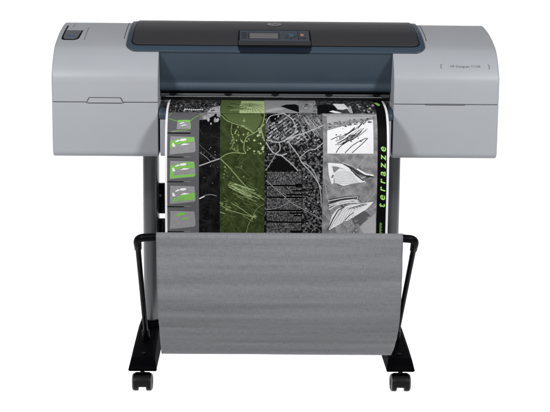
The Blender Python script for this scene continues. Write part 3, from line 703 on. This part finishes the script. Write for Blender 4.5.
for k in range(14): x = U(296, 320); y = U(112, 130); line([(x, y), (x + U(4, 10), y + U(5, 14))], U(.3, .6), 'ink_light_grey', 4, Mp)
for k in range(70):
    x, y = U(200, 262), U(118, 236); a = U(0, 3.1); L = U(3, 14); dark = x < 219
    line([(x, y), (x + L * .5 * math.cos(a), y + L * .5 * math.sin(a)), (x + L * math.cos(a + .2), y + L * math.sin(a + .2))], U(.14, .24), 'ink_faint_grey' if dark else 'ink_olive_mid', 3, CK if dark else G)
for k in range(60):
    x, y = U(303, 322), U(140, 233); a = rng.choice([.9, -.6, .2]) + U(-.2, .2); L = U(2, 9)
    line([(x, y), (x + L * math.cos(a), y + L * math.sin(a))], U(.2, .45), rng.choice(['ink_column_grey', 'ink_mid_grey']), 4, Mp)
# text block
area(266.5, 169, 302.5, YB, 'ink_black', 4)
for r_ in range(52):
    y = 170 + r_ * 1.3; x = 267.2
    if r_ in (10, 19, 29, 38): continue
    end = 302 if rng.random() > .2 else U(285, 300)
    while x < end:
        w = U(.35, 1.5); line([(x, y + U(-.06, .06)), (min(x + w, end), y)], U(.42, .72), rng.choice(['ink_mid_grey', 'ink_light_grey', 'ink_column_grey', 'ink_mid_grey']), 5); x += w + U(.2, .55)
curve([(266, 178), (278, 188), (292, 200), (303, 206)], .6, 'ink_mid_grey', 6, Mp); curve([(266, 207), (275, 206), (285, 202), (291, 197)], .6, 'ink_mid_grey', 6, Mp)
# ---- right column: fields and three white sketches
Rg = (323.2, 111.2, 377.6, YB)
for _ in range(26):
    x, y = U(326, 375), U(150, 232); rect(x, y, U(5, 12), U(4, 9), rng.choice([.75, .8, -.8]), rng.choice(['ink_aerial_mid', 'ink_mid_grey', 'ink_column_grey', 'ink_grey_blotch']), 2) if 331 < x < 370 and y < 226 else None
for k in range(18):
    x, y = U(318, 372), U(148, 236); a = rng.choice([.72, .8, -.85]); L = U(14, 40); line([(x, y), (x + L * math.cos(a), y + L * math.sin(a))], U(.3, .6), 'ink_light_grey', 3, Rg)
curve([(323.4, 171), (327, 190), (331, 206), (336, 222), (340, 232)], .7, 'ink_light_grey', 3, Rg); curve([(358, 200), (366, 208), (377, 204)], .7, 'ink_light_grey', 3, Rg)
for _ in range(40): blob(U(334, 374), U(172, 232), U(.4, 1.1), 'ink_light_grey', 3, 5)
poly([(361, 224), (377, 210), (377.6, 232), (368, 236)], 'ink_light_grey', 2); poly([(350, 212), (362, 204), (368, 214), (356, 222)], 'ink_column_grey', 3)
area(323.2, 112, 377.6, 113.2, 'ink_light_grey', 2)
area(327.2, 113.8, 373.6, 150.8, 'ink_mid_grey', 3)
poly([(327.2, 113.8), (373.6, 113.8), (373.6, 115), (350, 118), (327.2, 121)], 'ink_light_grey', 4)
poly([(327.2, 150.8), (373.6, 150.8), (373.6, 117), (352, 121), (327.2, 128)], 'ink_white', 4)
for _ in range(110):
    x = U(328, 372); y = 124 - (x - 328) * .14 + U(-3.4, 2.4); blob(x, y, U(.5, 1.5), rng.choice(['ink_mid_grey', 'ink_column_grey', 'ink_light_grey', 'ink_column_grey']), 5, 5, .7)
def sk(pts, w=.5, m='ink_dark_grey'): curve(pts, w, m, 6, (327.2, 113.8, 373.6, 150.6))
for k in range(26):
    x = U(334, 350); y = 142 - (x - 334) * .55 + U(-5, 5); L = U(6, 18); sk([(x, y), (x + L * .5, y - L * .22 + U(-.6, .6)), (x + L, y - L * .62)], U(.3, .7), rng.choice(['ink_dark_grey', 'ink_column_grey', 'ink_black']))
for P_ in ([(336, 150), (340, 144), (347, 139), (356, 134), (362, 128)], [(345, 150), (352, 143), (360, 138), (367, 135)], [(352, 150), (361, 142), (368, 135.4)], [(358, 126), (363, 120), (364, 118)], [(331, 137), (335, 135), (340, 133)]): sk(P_, .7)
for _ in range(14): blob(U(330, 368), U(126, 140), U(.3, .9), 'ink_dark_grey', 6, 5)
# second sketch
W = 'ink_white'
poly([(327.5, 160.5), (330, 160), (343, 161), (352, 167), (350, 168.4), (338, 164), (329, 163)], W, 4)
poly([(328, 162), (332, 163), (334, 170), (334, 180), (332, 181.6), (329, 172)], W, 4)
poly([(334, 170), (340, 165.5), (352, 168.5), (362, 176), (366, 179), (352, 181), (344, 183), (335, 180)], W, 4)
for k in range(9): line([(335, 170 + k * 1.3), (344 + k * .6, 167.6 + k * 1.6), (352 + k, 170 + k * 1.2)], .4, 'ink_light_grey', 5)
for k in range(2): poly([(335, 178 - 2.4 * k), (347 - k, 182 - 3 * k), (346 - k, 180.6 - 3 * k), (335.4, 176.6 - 2.4 * k)], W, 5)
for k in range(9): line([(340 + 1.4 * k, 159.4 + k * .5), (350 + 2.2 * k, 165 + k * 1.1), (360 + 1.6 * k, 174.6 - k * .3)], .4, rng.choice(['ink_black', 'ink_dark_grey', 'ink_column_grey']), 6)
for k in range(7): line([(342 + 1.4 * k, 160 + k * .5), (352 + 2.4 * k, 166 + k * 1.2), (362 + 1.6 * k, 176 - k * .6)], 1.2, W, 5); line([(343 + 1.4 * k, 160.6 + k * .5), (353 + 2.4 * k, 167 + k * 1.2), (363 + 1.6 * k, 177 - k * .6)], .45, 'ink_dark_grey', 6)
line([(357, 166), (366, 171), (374, 172.6)], 1.6, W, 6); line([(358, 168), (366, 172.8), (374, 174)], .6, 'ink_black', 6)
line([(348, 163), (356, 172), (364, 178)], .8, 'ink_dark_grey', 6); line([(332, 175), (333.4, 172)], 1.2, 'ink_column_grey', 6)
# third sketch
poly([(329, 226.6), (333, 212), (338, 206), (352, 201.6), (366, 200), (374.6, 198.6), (366, 205), (352, 213), (343, 220), (331, 227)], W, 4)
for k in range(8): line([(336 + k * 2.6, 222 - k * .9), (341 + k * 3, 210 - k * .9), (346 + k * 3.2, 204 - k * .4)], .4, 'ink_light_grey', 5)
poly([(346, 217.6), (351, 211), (372, 200), (374.6, 199), (368, 206), (348, 218.2)], W, 5)
for k in range(11): line([(329 + U(-1, 2), 207 - 1.0 * k + U(-.3, .3)), (338 + k * .8, 202 - .8 * k), (350 + k, 199 - .55 * k + U(-.4, .6)), (358 + U(-1, 3), 199.5 - .3 * k)], U(.5, .9), rng.choice(['ink_dark_grey', W, 'ink_dark_grey', W]), 5 + k % 2)
line([(329, 226.8), (334, 216), (339, 207.4), (345, 204)], 1.0, 'ink_dark_grey', 6); line([(331, 226), (336, 217), (343, 206)], .5, 'ink_mid_grey', 6)
line([(346, 217), (351, 212), (355, 209.5)], .7, 'ink_dark_grey', 6)
for k in range(5): line([(349 + 3 * k, 206 - k), (353 + 3 * k, 204.6 - k * .9), (356 + 3 * k, 205.4 - k)], .6, 'ink_column_grey', 6)
for k in range(10): line([(338 + k * 3.4, 232.4), (340 + k * 3.4, 232.4)], 1.0, rng.choice(['ink_black', 'ink_dark_grey']), 4)
# ---- black stripe with the green word, read upwards
v, f = text_mesh('terrazze', 11.2, shear=.26, space=1.60, bold=.16)
for t in f: pm.quadface([sheet(382.9 - v[i][1] * .92, 174.6 - v[i][0], H * 3) for i in t], IX['ink_lime'])
for k in range(13):
    y = 231.6 - k * .98; line([(381.2, y + .3), (382.9 + (k % 3) * .5, y)], .45, 'ink_green', 3)
sheet_o = pm.build('printed_sheet', PM, None, 0, merge=None)
# origin of the sheet at its lower middle, so it reads as one hanging thing
org = Vector((0, -.113, .48))
sheet_o.data.transform(Matrix.Translation(-org)); sheet_o.location = org - Vector((0, 0, .0062))
sheet_o['label'] = 'black, green and grey printed map hanging from the printer slot into the cloth bin'
sheet_o['category'] = 'print'

printer.location.z -= .0062

# ------------------------------------------------------------------ SETTING: white sweep, made translucent for the lamps added behind it
FLM = mat('backlit_white_sheet', (.9, .9, .9), .9, spec=.1, noise=.004, nscale=3)
nt = FLM.node_tree; tr = nt.nodes.new('ShaderNodeBsdfTranslucent'); tr.inputs[0].default_value = (.95, .95, .95, 1)
ms = nt.nodes.new('ShaderNodeMixShader'); ms.inputs[0].default_value = .6
nt.links.new(nt.nodes['Principled BSDF'].outputs[0], ms.inputs[1]); nt.links.new(tr.outputs[0], ms.inputs[2])
nt.links.new(ms.outputs[0], nt.nodes['Material Output'].inputs['Surface'])
mb = MB()
sw = [(-7, 0), (1.6, 0)] + [(1.6 + 1.2 * math.sin(R(a)), 1.2 - 1.2 * math.cos(R(a))) for a in range(6, 91, 6)] + [(2.8, 1.9)]
mb.loft([[(x, y, z) for y, z in sw] for x in (-4.5, 4.5)], closed=False, cap=False)
fl = mb.build('floor', FLM, None, 60, merge=None); fl['kind'] = 'structure'

# ------------------------------------------------------------------ lights, world, camera
w = bpy.data.worlds.new('World'); S.world = w; w.use_nodes = True
w.node_tree.nodes['Background'].inputs[0].default_value = (.97, .985, 1, 1); w.node_tree.nodes['Background'].inputs[1].default_value = .10
def lamp(name, loc, tgt, power, sx, sy, col=(1, 1, 1)):
    l = bpy.data.lights.new(name, 'AREA'); l.shape = 'RECTANGLE'; l.size = sx; l.size_y = sy; l.energy = power; l.color = col
    o = bpy.data.objects.new(name, l); COL.objects.link(o); o.location = loc
    o.rotation_euler = (Vector(tgt) - Vector(loc)).to_track_quat('-Z', 'Y').to_euler(); return o
lamp('softbox_lamp', (-2.7, -3.4, 3.3), (0, 0, .75), 200, .7, .7)
lamp('softbox_lamp', (2.7, -3.4, 3.3), (0, 0, .75), 200, .7, .7)
# lamps added under and behind the translucent sweep to whiten it and erase shadows
lamp('added_sweep_lamp', (0, .85, -.45), (0, .8501, 0), 90, 6, 2.5)
lamp('added_sweep_lamp', (0, 4.4, .2), (0, 2.4, .5), 235, 8, 3)

cd_ = bpy.data.cameras.new('camera'); cam = bpy.data.objects.new('camera', cd_); COL.objects.link(cam); S.camera = cam
cd_.sensor_width = 36; cd_.lens = 36 * 1400 / 550; cd_.clip_end = 100
cam.location = (-.079, -3.94, 1.25)
cam.rotation_mode = 'QUATERNION'
cam.rotation_quaternion = (Matrix.Rotation(-.02, 4, 'Z') @ Matrix.Rotation(R(90 - 10.36), 4, 'X') @ Matrix.Rotation(.009, 4, 'Z')).to_quaternion()
S.view_settings.view_transform = 'Standard'; S.view_settings.look = 'None'; S.view_settings.gamma = 1; S.view_settings.exposure = 0
S.render.resolution_x = 1024; S.render.resolution_y = 767
